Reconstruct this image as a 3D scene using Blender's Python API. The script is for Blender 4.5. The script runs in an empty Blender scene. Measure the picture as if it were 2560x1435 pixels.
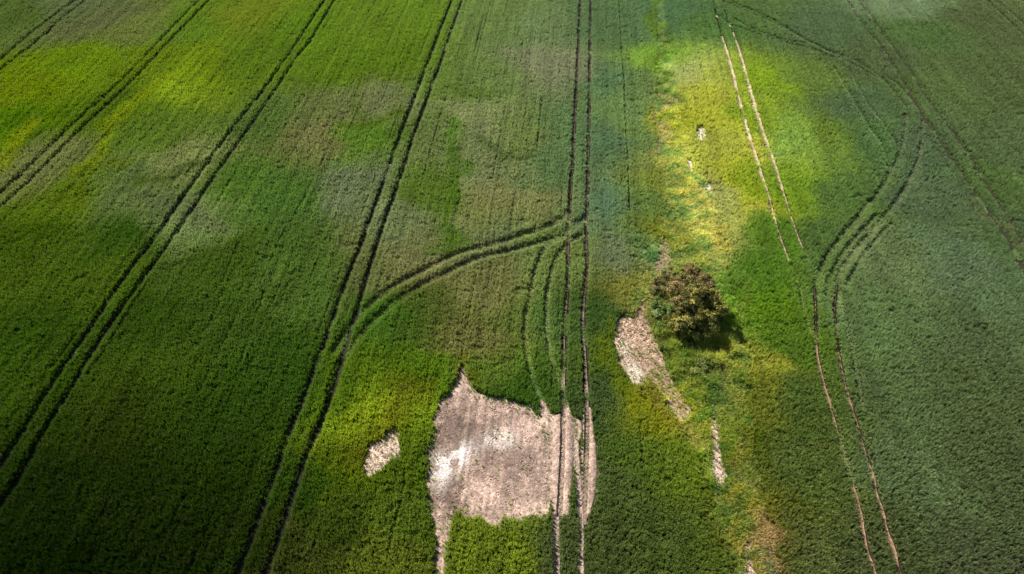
import bpy, bmesh, math, random
import numpy as np

# ------------------------------------------------------------------ camera, sky, sun, exposure
scene = bpy.context.scene
COL = scene.collection
CAM_H = 53.0
PITCH = math.radians(45.5)
cam_data = bpy.data.cameras.new('camera')
cam_data.lens = 24.0
cam_data.sensor_width = 36.0
cam_data.clip_end = 8000.0
cam = bpy.data.objects.new('camera', cam_data)
cam.location = (0.0, 0.0, CAM_H)
cam.rotation_euler = (math.radians(90.0) - PITCH, 0.0, 0.0)
COL.objects.link(cam)
scene.camera = cam

SUN_EL = math.radians(41.0)
SUN_DIR_H = (-0.70, 0.714)                      # horizontal direction towards the sun (left and far)
world = bpy.data.worlds.new('World')
scene.world = world
world.use_nodes = True
wn = world.node_tree
bg = wn.nodes['Background']
sky = wn.nodes.new('ShaderNodeTexSky')
sky.sky_type = 'NISHITA'
sky.sun_disc = False
sky.sun_elevation = SUN_EL
sky.sun_rotation = math.atan2(SUN_DIR_H[0], SUN_DIR_H[1])
wn.links.new(sky.outputs[0], bg.inputs[0])
bg.inputs[1].default_value = 0.05

sun_data = bpy.data.lights.new('sun', 'SUN')
sun_data.energy = 5.0
sun_data.angle = math.radians(0.5)
sun_data.color = (1.0, 0.95, 0.87)
sun = bpy.data.objects.new('sun', sun_data)
from mathutils import Vector, Matrix
sd = Vector((SUN_DIR_H[0] * math.cos(SUN_EL), SUN_DIR_H[1] * math.cos(SUN_EL), math.sin(SUN_EL)))
sun.rotation_euler = sd.to_track_quat('Z', 'Y').to_euler()
sun.location = sd * 300
COL.objects.link(sun)

scene.view_settings.view_transform = 'Standard'
scene.view_settings.look = 'None'
scene.view_settings.gamma = 1.0
scene.view_settings.use_curve_mapping = False
scene.view_settings.exposure = 1.68

# ------------------------------------------------------------------ helpers
rng = np.random.RandomState(7)
random.seed(7)
F = 24.0 / 36.0 * 2560.0
SP, CP = math.sin(PITCH), math.cos(PITCH)


def terrain(x, y):
    return (0.55 * np.sin(x / 31.0 + 0.6) * np.cos(y / 37.0 + 0.4) + 0.35 * np.sin(x / 19.0 - y / 26.0)
            + 0.25 * np.sin(y / 17.0 + x / 55.0 + 2.0))


def gp(px, py, h=0.0):
    """survey point: where the sight line through a point of the photograph meets the field, h above the ground"""
    u, v = (px - 1280.0) / F, (py - 717.5) / F
    dx, dy, dz = u, CP - v * SP, -(SP + v * CP)
    z = 0.0
    for _ in range(6):
        t = (CAM_H - z) / -dz
        x, y = dx * t, dy * t
        z = float(terrain(x, y)) + h
    return x, y


_tab = [np.random.RandomState(100 + i).rand(128, 128).astype(np.float32) for i in range(40)]


def vnoise(x, y, size, seed):
    fx, fy = np.asarray(x) / size + 37.13, np.asarray(y) / size + 11.7
    ix, iy = np.floor(fx).astype(np.int64), np.floor(fy).astype(np.int64)
    tx, ty = fx - ix, fy - iy
    tx, ty = tx * tx * (3 - 2 * tx), ty * ty * (3 - 2 * ty)
    T = _tab[seed % 40]
    a, b = T[ix % 128, iy % 128], T[(ix + 1) % 128, iy % 128]
    c, d = T[ix % 128, (iy + 1) % 128], T[(ix + 1) % 128, (iy + 1) % 128]
    return (a * (1 - tx) + b * tx) * (1 - ty) + (c * (1 - tx) + d * tx) * ty


def fbm(x, y, size, seed, octs=3):
    s, w, tot = 0.0, 1.0, 0.0
    for k in range(octs):
        s = s + w * vnoise(x, y, size / 2 ** k, seed + k)
        tot += w
        w *= 0.5
    return s / tot


def smooth(e0, e1, x):
    t = np.clip((x - e0) / (e1 - e0), 0, 1)
    return t * t * (3 - 2 * t)


def lin(c):
    c = np.asarray(c, dtype=float) / 255.0
    return np.where(c <= 0.04045, c / 12.92, ((c + 0.055) / 1.055) ** 2.4)


def resample(pts, step, close=False):
    """Catmull-Rom through points, points spaced about step metres"""
    p = np.array(pts, dtype=float)
    if close:
        q = np.vstack([p[-1], p, p[0], p[1]])
    else:
        q = np.vstack([2 * p[0] - p[1], p, 2 * p[-1] - p[-2]])
    out = []
    for i in range(1, len(q) - 2):
        p0, p1, p2, p3 = q[i - 1], q[i], q[i + 1], q[i + 2]
        n = max(1, int(np.linalg.norm(p2 - p1) / step))
        for k in range(n):
            t = k / n
            out.append(0.5 * ((2 * p1) + (-p0 + p2) * t + (2 * p0 - 5 * p1 + 4 * p2 - p3) * t * t
                              + (-p0 + 3 * p1 - 3 * p2 + p3) * t ** 3))
    if not close:
        out.append(p[-1])
    return np.array(out)


def extend(p, a, b):
    """carry a traced line on in its own direction, a metres before and b metres after"""
    p = np.array(p)
    if a:
        d = p[0] - p[1]
        p = np.vstack([p[0] + d / np.linalg.norm(d) * a, p])
    if b:
        d = p[-1] - p[-2]
        p = np.vstack([p, p[-1] + d / np.linalg.norm(d) * b])
    return p


def mesh_from(name, verts, faces):
    me = bpy.data.meshes.new(name)
    me.from_pydata([tuple(v) for v in verts], [], [tuple(f) for f in faces])
    me.update()
    return me


def obj(name, me, mat=None, parent=None, label=None, cat=None, kind=None, group=None):
    o = bpy.data.objects.new(name, me)
    COL.objects.link(o)
    if mat is not None and me is not None and not me.materials:
        me.materials.append(mat)
    if parent is not None:
        o.parent = parent
    if label:
        o['label'] = label
    if cat:
        o['category'] = cat
    if kind:
        o['kind'] = kind
    if group:
        o['group'] = group
    return o


def set_color(me, cols, name='col'):
    a = me.attributes.new(name, 'FLOAT_COLOR', 'POINT')
    c = np.ones((len(me.vertices), 4), dtype=np.float32)
    c[:, :3] = cols
    a.data.foreach_set('color', c.ravel())


# ------------------------------------------------------------------ traced lines of the field (photograph points)
T = {}
TRACKS = []      # (points, half width m, how deep the crop is pressed 0..1, soft edge m, bare rut strip half width or 0, extend start, extend end, soil look)


def track(pts, hw, depth, soft=0.12, bare=0.0, a=0, b=0, look=0, step=1.0):
    w = extend([gp(x, y, 0.12) for x, y in pts], a, b)
    TRACKS.append((resample(w, step), hw, depth, soft, bare, look))


# tramlines, each a pair of wheelings
track([(195, 0), (115, 60), (65, 100), (0, 155)], .27, .97, .2, a=25, b=20)
track([(221, 0), (165, 45), (85, 115), (0, 181)], .27, .97, .2, a=25, b=20)
track([(502, 0), (426, 78), (351, 160), (281, 228), (211, 291), (150, 346), (75, 421), (0, 489)], .27, 1, .2, a=25, b=20)
track([(529, 0), (451, 80), (381, 155), (321, 218), (241, 291), (160, 371), (80, 451), (0, 524)], .27, 1, .2, a=25, b=20)
track([(813, 0), (752, 95), (697, 176), (637, 256), (577, 331), (512, 421), (451, 507), (391, 597), (341, 657), (307, 705), (220, 833), (128, 971), (61, 1079), (0, 1171)], .27, 1, .2, a=25, b=20)
track([(838, 0), (783, 95), (742, 148), (677, 246), (617, 331), (567, 401), (512, 482), (462, 557), (401, 642), (350, 712), (307, 772), (241, 869), (190, 956), (143, 1033), (92, 1120), (41, 1212), (0, 1268)], .27, 1, .2, a=25, b=20)
track([(1131, 0), (1101, 75), (1071, 156), (1046, 221), (1021, 286), (996, 351), (970, 427), (945, 497), (920, 567), (895, 637), (866, 706), (820, 838), (768, 977), (727, 1079), (686, 1197), (640, 1320), (599, 1432)], .27, 1, .2, a=25, b=15)
track([(1156, 0), (1126, 85), (1101, 161), (1078, 221), (1053, 291), (1031, 351), (1011, 417), (985, 492), (960, 562), (935, 637), (900, 755), (866, 864), (830, 987), (794, 1079), (763, 1151), (732, 1243), (702, 1335), (666, 1432)], .27, 1, .2, a=25, b=15)
track([(1450, 0), (1447, 75), (1442, 176), (1437, 286), (1432, 391), (1427, 462), (1422, 542), (1420, 617), (1421, 680), (1416, 750), (1411, 830)], .25, 1, .2, a=25, bare=.16, look=5)
track([(1416, 750), (1411, 830), (1410, 900), (1408, 1000), (1408, 1100), (1404, 1200), (1399, 1290)], .32, 1, .1, bare=.18, look=1)
track([(1477, 0), (1475, 85), (1473, 201), (1471, 321), (1470, 427), (1467, 502), (1465, 602), (1467, 670), (1460, 740), (1457, 820)], .25, 1, .2, a=25, bare=.16, look=5)
track([(1460, 740), (1457, 820), (1462, 880), (1466, 960), (1468, 1050), (1466, 1150), (1462, 1250), (1459, 1310)], .34, 1, .1, bare=.18, look=1)
# dry pale pair past the yellow crop
track([(1781, 0), (1791, 45), (1803, 90)], .24, 1, .12, a=25)
track([(1803, 90), (1821, 146), (1836, 211), (1851, 271), (1871, 341), (1891, 401), (1900, 432)], .32, 1, .12, bare=.40, look=2)
track([(1900, 432), (1911, 462), (1926, 512), (1946, 582), (1971, 652)], .26, 1, .14, bare=.40, look=2)
track([(1831, 80), (1851, 141), (1871, 216), (1891, 286), (1911, 346), (1931, 401), (1945, 445)], .32, 1, .12, bare=.40, look=2)
track([(1807, 0), (1816, 45), (1831, 80)], .24, 1, .12, a=25)
track([(1945, 445), (1951, 462), (1971, 527), (1996, 597), (2010, 632)], .26, 1, .14, bare=.40, look=2)
track([(2010, 632), (2028, 672), (2050, 720)], .2, .6, .2)
track([(1931, 401), (1962, 470), (1990, 560), (2003, 620)], .12, .5, .2)
# its lower continuation
track([(2037, 716), (2040, 804), (2043, 879), (2054, 938), (2069, 996), (2086, 1048), (2101, 1106), (2118, 1170), (2139, 1240), (2153, 1298), (2168, 1368), (2185, 1432)], .25, .95, .25, b=14, bare=.14, look=3)
track([(2092, 716), (2087, 775), (2092, 844), (2101, 908), (2112, 961), (2124, 1007), (2142, 1054), (2156, 1112), (2174, 1165), (2191, 1229), (2208, 1287), (2223, 1339), (2249, 1426)], .25, .95, .25, b=14, bare=.14, look=3)
track([(2249, 1310), (2260, 1336), (2270, 1362)], .16, .8, bare=.16, look=3)
track([(2098, 728), (2110, 804), (2127, 879), (2139, 938), (2150, 1007)], .22, .8, .2)
track([(1976, 664), (1993, 705), (2010, 786), (2025, 833), (2048, 930)], .22, .8, .2)
# far right pairs
track([(2117, 0), (2157, 65), (2207, 130), (2252, 201), (2292, 266), (2332, 331), (2378, 401), (2428, 477), (2473, 537), (2513, 592), (2548, 657)], .36, 1, .15, a=25, b=18)
track([(2147, 0), (2192, 70), (2247, 146), (2292, 211), (2338, 281), (2383, 336), (2428, 401), (2473, 477), (2513, 537), (2553, 602)], .36, 1, .15, a=25, b=18)
track([(2458, 0), (2503, 40), (2560, 95)], .36, 1, .15, a=20, b=20)
track([(2483, 0), (2560, 65)], .36, 1, .15, a=20, b=20)
# turning curve between the third and fourth tramline
track([(1420, 535), (1402, 552), (1352, 577), (1302, 592), (1241, 612), (1161, 632), (1111, 652), (1051, 683), (985, 718), (940, 752), (905, 785), (870, 828), (838, 880)], .36, .76, .32)
track([(1440, 560), (1402, 592), (1342, 612), (1277, 630), (1201, 647), (1131, 678), (1051, 718), (1000, 750), (950, 790), (910, 830), (880, 872), (850, 920), (832, 985)], .36, .76, .32)
# second curve running down beside the fourth tramline into the bare patch
track([(1466, 540), (1420, 585), (1362, 622), (1342, 667), (1329, 718), (1316, 790), (1314, 850), (1325, 920), (1340, 970), (1358, 1010)], .3, .85, .2)
track([(1450, 590), (1412, 617), (1387, 657), (1372, 718), (1366, 760), (1368, 830), (1375, 880), (1390, 930), (1400, 960)], .3, .85, .2)
track([(1358, 1008), (1370, 1060), (1378, 1110), (1384, 1180), (1387, 1250), (1389, 1330), (1391, 1435)], .24, 1, .12, b=10, bare=.30, look=4)
track([(1402, 965), (1420, 1030), (1437, 1090), (1442, 1150), (1448, 1250), (1452, 1330), (1452, 1435)], .20, .97, .15, b=10, bare=.22, look=4)
# sweeping curve on the right
track([(2037, 713), (2052, 672), (2082, 622), (2127, 567), (2162, 522), (2192, 492), (2217, 452), (2237, 416), (2255, 371), (2265, 321), (2263, 290)], .36, .76, .32)
track([(2092, 713), (2102, 677), (2132, 637), (2167, 592), (2212, 542), (2247, 497), (2277, 447), (2297, 396), (2306, 346), (2306, 305)], .36, .76, .32)
track([(2263, 290), (2258, 268), (2242, 246), (2197, 196), (2127, 151), (2062, 128)], .20, .6, .2)
track([(2306, 305), (2292, 271), (2252, 226), (2205, 190)], .20, .6, .2)
track([(2062, 740), (2072, 690), (2110, 628), (2150, 580), (2190, 540)], .22, .8, .2)
track([(2112, 720), (2140, 665), (2180, 610), (2225, 560)], .22, .8, .2)
track([(1816, 10), (1921, 55), (1991, 95), (2077, 135), (2152, 176), (2217, 211)], .22, .8, .2)
track([(1830, 8), (1925, 50), (2001, 95), (2090, 140)], .22, .8, .2)
track([(1790, 38), (1830, 66), (1901, 92), (1961, 110), (2031, 128), (2090, 150)], .22, .8, .2, bare=.1, look=2)
track([(1838, 52), (1880, 75), (1940, 98), (2010, 112)], .22, .8, .2)
track([(2082, 171), (2127, 246), (2162, 306), (2197, 361), (2217, 411), (2217, 442)], .22, .8, .2)
track([(2122, 176), (2157, 246), (2202, 311), (2237, 361)], .22, .8, .2)
# seed drill misses: narrow unsown lines along the rows
for pts, hw, dp in (
        ([(1546, 0), (1553, 125), (1560, 241), (1565, 351), (1570, 452), (1573, 532)], .10, .95),
        ([(1628, 221), (1631, 270), (1635, 321)], .06, .7), ([(1352, 251), (1347, 326), (1341, 376)], .08, .85),
        ([(1209, 45), (1197, 90), (1184, 140)], .07, .8), ([(1374, 40), (1372, 75)], .07, .8),
        ([(1308, 100), (1302, 160)], .08, .8), ([(1425, 170), (1422, 221)], .06, .7),
        ([(722, 35), (690, 80), (657, 125)], .07, .85), ([(798, 186), (773, 226), (743, 276)], .08, .95),
        ([(863, 291), (830, 360), (798, 426)], .06, .75), ([(790, 445), (743, 532), (702, 602), (652, 717)], .06, .5),
        ([(597, 612), (577, 660), (557, 712)], .06, .6), ([(652, 301), (620, 345), (587, 396)], .09, .7),
        ([(379, 700), (318, 792), (266, 879), (220, 941), (169, 1023)], .10, .65),
        ([(195, 836), (160, 883), (128, 930)], .08, .6), ([(845, 977), (809, 1059), (790, 1110)], .09, .6),
        ([(1014, 1175), (1005, 1250), (985, 1310), (972, 1380)], .09, .8), ([(1600, 1060), (1602, 1120), (1604, 1180)], .07, .7),
        ([(1365, 750), (1340, 900)], .05, .3), ([(1240, 560), (1228, 650), (1218, 760)], .05, .5),
        ([(560, 730), (520, 830)], .06, .45), ([(660, 740), (622, 850), (590, 950)], .06, .45), ([(720, 720), (680, 830)], .06, .4),
        ([(905, 200), (885, 250)], .06, .6), ([(1015, 720), (985, 850)], .06, .5)):
    track(pts, hw, dp, .08)


def tr(pts, s, ox, oy):
    return [(x * s + ox, y * s + oy) for x, y in pts]


R5, R6, R7 = (.4076, 850, 850), (.2788, 1480, 560), (.3728, 1480, 900)
PATCHES = {}
PATCHES['big'] = tr([(748, 165), (728, 240), (690, 320), (640, 360), (605, 430), (585, 520), (567, 600), (553, 680), (547, 760), (543, 850), (541, 930), (548, 1010), (580, 1070), (604, 1110), (602, 1200), (600, 1300), (603, 1430), (622, 1430), (632, 1290), (648, 1180), (682, 1090), (715, 1048), (800, 1075), (870, 1100), (930, 1132), (970, 1130), (990, 1092), (1050, 1088), (1110, 1100), (1140, 1070), (1200, 1060), (1268, 1060), (1285, 1000), (1302, 950), (1302, 850), (1292, 700), (1272, 580), (1240, 510), (1190, 460), (1150, 410), (1080, 382), (1000, 370), (920, 355), (850, 335), (802, 312), (790, 270), (766, 240), (756, 200)], *R5)
PATCHES['track_left'] = tr([(1232, 385), (1262, 430), (1310, 480), (1350, 470), (1400, 455), (1425, 500), (1422, 600), (1418, 700), (1412, 800), (1408, 900), (1402, 1000), (1390, 1070), (1360, 1060), (1330, 1060), (1312, 1000), (1302, 850), (1290, 690), (1265, 540)], *R5)
PATCHES['track_mid'] = tr([(1415, 480), (1446, 490), (1466, 515), (1474, 560), (1468, 600), (1452, 610), (1438, 590), (1426, 545)], *R5)
PATCHES['track_right'] = tr([(1510, 420), (1528, 440), (1540, 540), (1555, 640), (1562, 760), (1560, 880), (1550, 950), (1536, 1010), (1522, 1060), (1510, 1010), (1508, 800), (1505, 600)], *R5)
PATCHES['small_left'] = tr([(350, 555), (305, 575), (270, 615), (215, 640), (170, 700), (158, 785), (180, 810), (222, 795), (270, 760), (310, 735), (347, 712), (347, 640)], *R5)
PATCHES['tree'] = tr([(262, 860), (232, 950), (226, 1050), (242, 1150), (272, 1250), (330, 1350), (385, 1405), (440, 1412), (462, 1390), (490, 1360), (560, 1400), (640, 1400), (705, 1400), (650, 1260), (585, 1120), (530, 1000), (485, 900), (462, 850), (472, 760), (490, 670), (462, 690), (432, 790), (372, 850), (310, 845)], *R6)
PATCHES['tree_tail'] = tr([(380, 60), (420, 120), (470, 205), (520, 280), (560, 350), (592, 400), (632, 388), (640, 330), (595, 250), (545, 185), (505, 110), (470, 40)], *R7)
PATCHES['brown'] = tr([(650, 150), (612, 250), (580, 390), (612, 428), (660, 370), (692, 320), (688, 240)], *R6)
PATCHES['strip'] = tr([(825, 300), (806, 420), (802, 500), (806, 620), (808, 750), (828, 850), (850, 918), (866, 880), (884, 770), (860, 700), (848, 600), (850, 500), (844, 420)], *R7)
PATCHES['bottom'] = tr([(1040, 1190), (1024, 1280), (1022, 1370), (1034, 1435), (1040, 1480), (1100, 1480), (1085, 1435), (1066, 1340), (1056, 1250)], *R7)
PATCHES['chalk'] = [(1746, 322), (1743, 338), (1746, 352), (1754, 353), (1758, 340), (1757, 326), (1752, 319)]
PATCHES['chalk_low'] = [(1721, 398), (1718, 412), (1720, 428), (1725, 429), (1727, 415), (1724, 402)]
PATCHES['chalk_tiny'] = [(1768, 460), (1767, 468), (1770, 474), (1774, 470), (1773, 461)]
PATCH_W = {k: resample([gp(x, y, 0.1) for x, y in v], 0.8, True) for k, v in PATCHES.items()}

# ------------------------------------------------------------------ field map (world metres, 0.1 m cells)
X0, X1, Y0, Y1, CELL = -125.0, 125.0, 4.0, 168.0, 0.1
NX, NY = int((X1 - X0) / CELL), int((Y1 - Y0) / CELL)
PRESS = np.zeros((NX, NY), np.float32)     # how far the crop is pressed down or missing
BARE = np.zeros((NX, NY), np.float32)      # bare soil


def window(xa, xb, ya, yb):
    i0, i1 = max(0, int((xa - X0) / CELL)), min(NX, int((xb - X0) / CELL) + 2)
    j0, j1 = max(0, int((ya - Y0) / CELL)), min(NY, int((yb - Y0) / CELL) + 2)
    if i1 <= i0 or j1 <= j0:
        return None
    gx = X0 + (np.arange(i0, i1) + 0.5) * CELL
    gy = Y0 + (np.arange(j0, j1) + 0.5) * CELL
    return i0, i1, j0, j1, gx[:, None], gy[None, :]


def seg_dist(gx, gy, a, b):
    ab = b - a
    L2 = max(1e-9, float(ab @ ab))
    t = np.clip(((gx - a[0]) * ab[0] + (gy - a[1]) * ab[1]) / L2, 0, 1)
    return np.sqrt((gx - a[0] - t * ab[0]) ** 2 + (gy - a[1] - t * ab[1]) ** 2)


for pts, hw, depth, soft, bare, look in TRACKS:
    m = hw + soft + 0.1
    for a, b in zip(pts[:-1], pts[1:]):
        w = window(min(a[0], b[0]) - m, max(a[0], b[0]) + m, min(a[1], b[1]) - m, max(a[1], b[1]) + m)
        if w is None:
            continue
        i0, i1, j0, j1, gx, gy = w
        d = seg_dist(gx, gy, a, b)
        nn = vnoise(gx + 0 * gy, gy + 0 * gx, 1.7, 23)
        val = depth * (1 - .3 * smooth(.66, .85, nn)) * (1 - smooth(hw - soft * .3, hw + soft, d + .10 * (vnoise(gx + 0 * gy, gy + 0 * gx, 1.1, 36) - .5)))
        PRESS[i0:i1, j0:j1] = np.maximum(PRESS[i0:i1, j0:j1], val)


def inside(poly, gx, gy):
    gx, gy = np.broadcast_arrays(gx, gy)
    r = np.zeros(gx.shape, bool)
    n = len(poly)
    for i in range(n):
        (xa, ya), (xb, yb) = poly[i], poly[(i + 1) % n]
        if ya == yb:
            continue
        c = ((ya > gy) != (yb > gy)) & (gx < (xb - xa) * (gy - ya) / (yb - ya) + xa)
        r ^= c
    return r


def poly_sd(poly, gx, gy):
    """signed distance, positive inside"""
    d = None
    for i in range(len(poly)):
        e = seg_dist(gx, gy, poly[i], poly[(i + 1) % len(poly)])
        d = e if d is None else np.minimum(d, e)
    return np.where(inside(poly, gx, gy), d, -d)


for k, poly in PATCH_W.items():
    mn, mx = poly.min(0) - 1, poly.max(0) + 1
    i0, i1, j0, j1, gx, gy = window(mn[0], mx[0], mn[1], mx[1])
    sd_ = poly_sd(poly, gx, gy)
    rag = 0.7 * (fbm(gx + 0 * gy, gy + 0 * gx, 0.7, 3, 3) - 0.5)
    soft = 0.45 if k not in ('tree', 'tree_tail', 'brown') else 0.8
    BARE[i0:i1, j0:j1] = np.maximum(BARE[i0:i1, j0:j1], smooth(-soft, 0.12, sd_ + rag))


def sample(R, x, y):
    i = np.clip(((x - X0) / CELL).astype(np.int64), 0, NX - 1)
    j = np.clip(((y - Y0) / CELL).astype(np.int64), 0, NY - 1)
    return R[i, j]


# ------------------------------------------------------------------ what grows where: crop colour over the field, uneven light baked in
# (photograph point, colour of the standing crop there, corner darkening baked in)
CROP_BAKED = [
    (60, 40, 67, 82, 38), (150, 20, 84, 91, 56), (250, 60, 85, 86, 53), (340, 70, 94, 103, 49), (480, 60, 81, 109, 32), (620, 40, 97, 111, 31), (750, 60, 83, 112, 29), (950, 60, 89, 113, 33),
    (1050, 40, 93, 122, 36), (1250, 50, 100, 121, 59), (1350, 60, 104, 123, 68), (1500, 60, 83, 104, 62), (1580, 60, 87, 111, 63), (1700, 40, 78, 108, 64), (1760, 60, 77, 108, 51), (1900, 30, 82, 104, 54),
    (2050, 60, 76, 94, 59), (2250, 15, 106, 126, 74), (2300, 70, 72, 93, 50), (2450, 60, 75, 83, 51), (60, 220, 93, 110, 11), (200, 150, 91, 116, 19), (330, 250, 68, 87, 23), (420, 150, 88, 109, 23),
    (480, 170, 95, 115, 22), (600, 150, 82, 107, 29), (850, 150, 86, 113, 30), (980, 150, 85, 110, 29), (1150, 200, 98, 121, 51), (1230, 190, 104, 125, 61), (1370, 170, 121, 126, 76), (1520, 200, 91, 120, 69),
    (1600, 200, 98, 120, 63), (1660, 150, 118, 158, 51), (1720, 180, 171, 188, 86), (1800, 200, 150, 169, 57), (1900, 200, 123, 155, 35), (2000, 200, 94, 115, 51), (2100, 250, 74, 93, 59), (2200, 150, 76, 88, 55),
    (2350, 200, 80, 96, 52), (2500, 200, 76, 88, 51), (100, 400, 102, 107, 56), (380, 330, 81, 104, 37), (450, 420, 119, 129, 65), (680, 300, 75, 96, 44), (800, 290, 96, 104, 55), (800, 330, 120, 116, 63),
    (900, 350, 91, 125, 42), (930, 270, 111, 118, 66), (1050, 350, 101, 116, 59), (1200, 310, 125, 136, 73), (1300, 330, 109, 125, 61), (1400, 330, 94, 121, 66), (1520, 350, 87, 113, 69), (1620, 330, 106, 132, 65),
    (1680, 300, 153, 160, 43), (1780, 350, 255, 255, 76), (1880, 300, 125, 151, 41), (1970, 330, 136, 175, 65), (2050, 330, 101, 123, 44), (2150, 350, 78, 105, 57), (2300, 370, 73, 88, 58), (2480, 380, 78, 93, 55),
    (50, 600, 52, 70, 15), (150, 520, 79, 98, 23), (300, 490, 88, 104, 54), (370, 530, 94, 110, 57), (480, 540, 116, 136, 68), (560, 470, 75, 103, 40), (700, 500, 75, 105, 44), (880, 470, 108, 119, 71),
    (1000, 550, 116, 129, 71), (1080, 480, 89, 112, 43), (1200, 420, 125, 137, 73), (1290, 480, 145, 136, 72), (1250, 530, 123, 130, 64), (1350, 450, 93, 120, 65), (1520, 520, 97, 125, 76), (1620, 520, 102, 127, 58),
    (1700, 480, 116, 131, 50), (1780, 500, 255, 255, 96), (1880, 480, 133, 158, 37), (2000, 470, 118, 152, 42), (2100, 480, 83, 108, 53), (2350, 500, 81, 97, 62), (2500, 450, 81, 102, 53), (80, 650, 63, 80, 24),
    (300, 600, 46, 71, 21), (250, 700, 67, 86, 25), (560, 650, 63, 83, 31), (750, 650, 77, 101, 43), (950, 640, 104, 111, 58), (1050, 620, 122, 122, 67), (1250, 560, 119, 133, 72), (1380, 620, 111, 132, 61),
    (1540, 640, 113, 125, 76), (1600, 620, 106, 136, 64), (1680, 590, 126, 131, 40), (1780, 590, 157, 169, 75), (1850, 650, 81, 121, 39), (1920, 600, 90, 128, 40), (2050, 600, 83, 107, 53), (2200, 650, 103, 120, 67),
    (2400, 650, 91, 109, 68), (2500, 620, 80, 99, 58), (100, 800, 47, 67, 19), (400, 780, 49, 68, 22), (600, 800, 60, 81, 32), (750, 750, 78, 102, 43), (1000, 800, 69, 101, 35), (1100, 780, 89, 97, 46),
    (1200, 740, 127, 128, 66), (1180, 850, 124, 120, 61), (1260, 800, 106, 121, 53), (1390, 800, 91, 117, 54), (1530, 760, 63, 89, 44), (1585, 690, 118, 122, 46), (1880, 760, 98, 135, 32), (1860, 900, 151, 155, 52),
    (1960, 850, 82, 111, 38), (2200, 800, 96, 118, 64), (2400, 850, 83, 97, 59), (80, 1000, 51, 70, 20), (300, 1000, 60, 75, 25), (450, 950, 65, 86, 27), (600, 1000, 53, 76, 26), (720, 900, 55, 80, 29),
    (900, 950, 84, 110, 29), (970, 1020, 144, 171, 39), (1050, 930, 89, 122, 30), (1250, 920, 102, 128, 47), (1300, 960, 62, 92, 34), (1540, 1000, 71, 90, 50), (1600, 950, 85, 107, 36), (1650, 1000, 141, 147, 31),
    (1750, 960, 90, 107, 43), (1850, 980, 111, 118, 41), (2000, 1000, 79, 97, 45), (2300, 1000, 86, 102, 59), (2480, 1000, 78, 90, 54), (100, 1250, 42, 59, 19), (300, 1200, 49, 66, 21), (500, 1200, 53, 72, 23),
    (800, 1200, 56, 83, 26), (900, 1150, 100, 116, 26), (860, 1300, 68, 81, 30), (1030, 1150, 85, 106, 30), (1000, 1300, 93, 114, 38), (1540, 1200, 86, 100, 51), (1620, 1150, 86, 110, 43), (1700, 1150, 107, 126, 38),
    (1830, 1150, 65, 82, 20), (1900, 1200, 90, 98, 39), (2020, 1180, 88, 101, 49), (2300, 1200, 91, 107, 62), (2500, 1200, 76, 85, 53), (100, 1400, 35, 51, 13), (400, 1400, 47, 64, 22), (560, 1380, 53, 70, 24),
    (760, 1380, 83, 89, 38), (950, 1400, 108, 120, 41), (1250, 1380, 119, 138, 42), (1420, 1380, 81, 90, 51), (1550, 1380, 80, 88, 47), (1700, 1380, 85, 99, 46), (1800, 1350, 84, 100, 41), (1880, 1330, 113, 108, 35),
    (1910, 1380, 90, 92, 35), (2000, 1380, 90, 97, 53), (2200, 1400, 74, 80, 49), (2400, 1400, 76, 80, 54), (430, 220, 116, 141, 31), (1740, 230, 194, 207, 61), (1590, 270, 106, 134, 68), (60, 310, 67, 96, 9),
    (1600, 720, 146, 138, 60),
]
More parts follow.
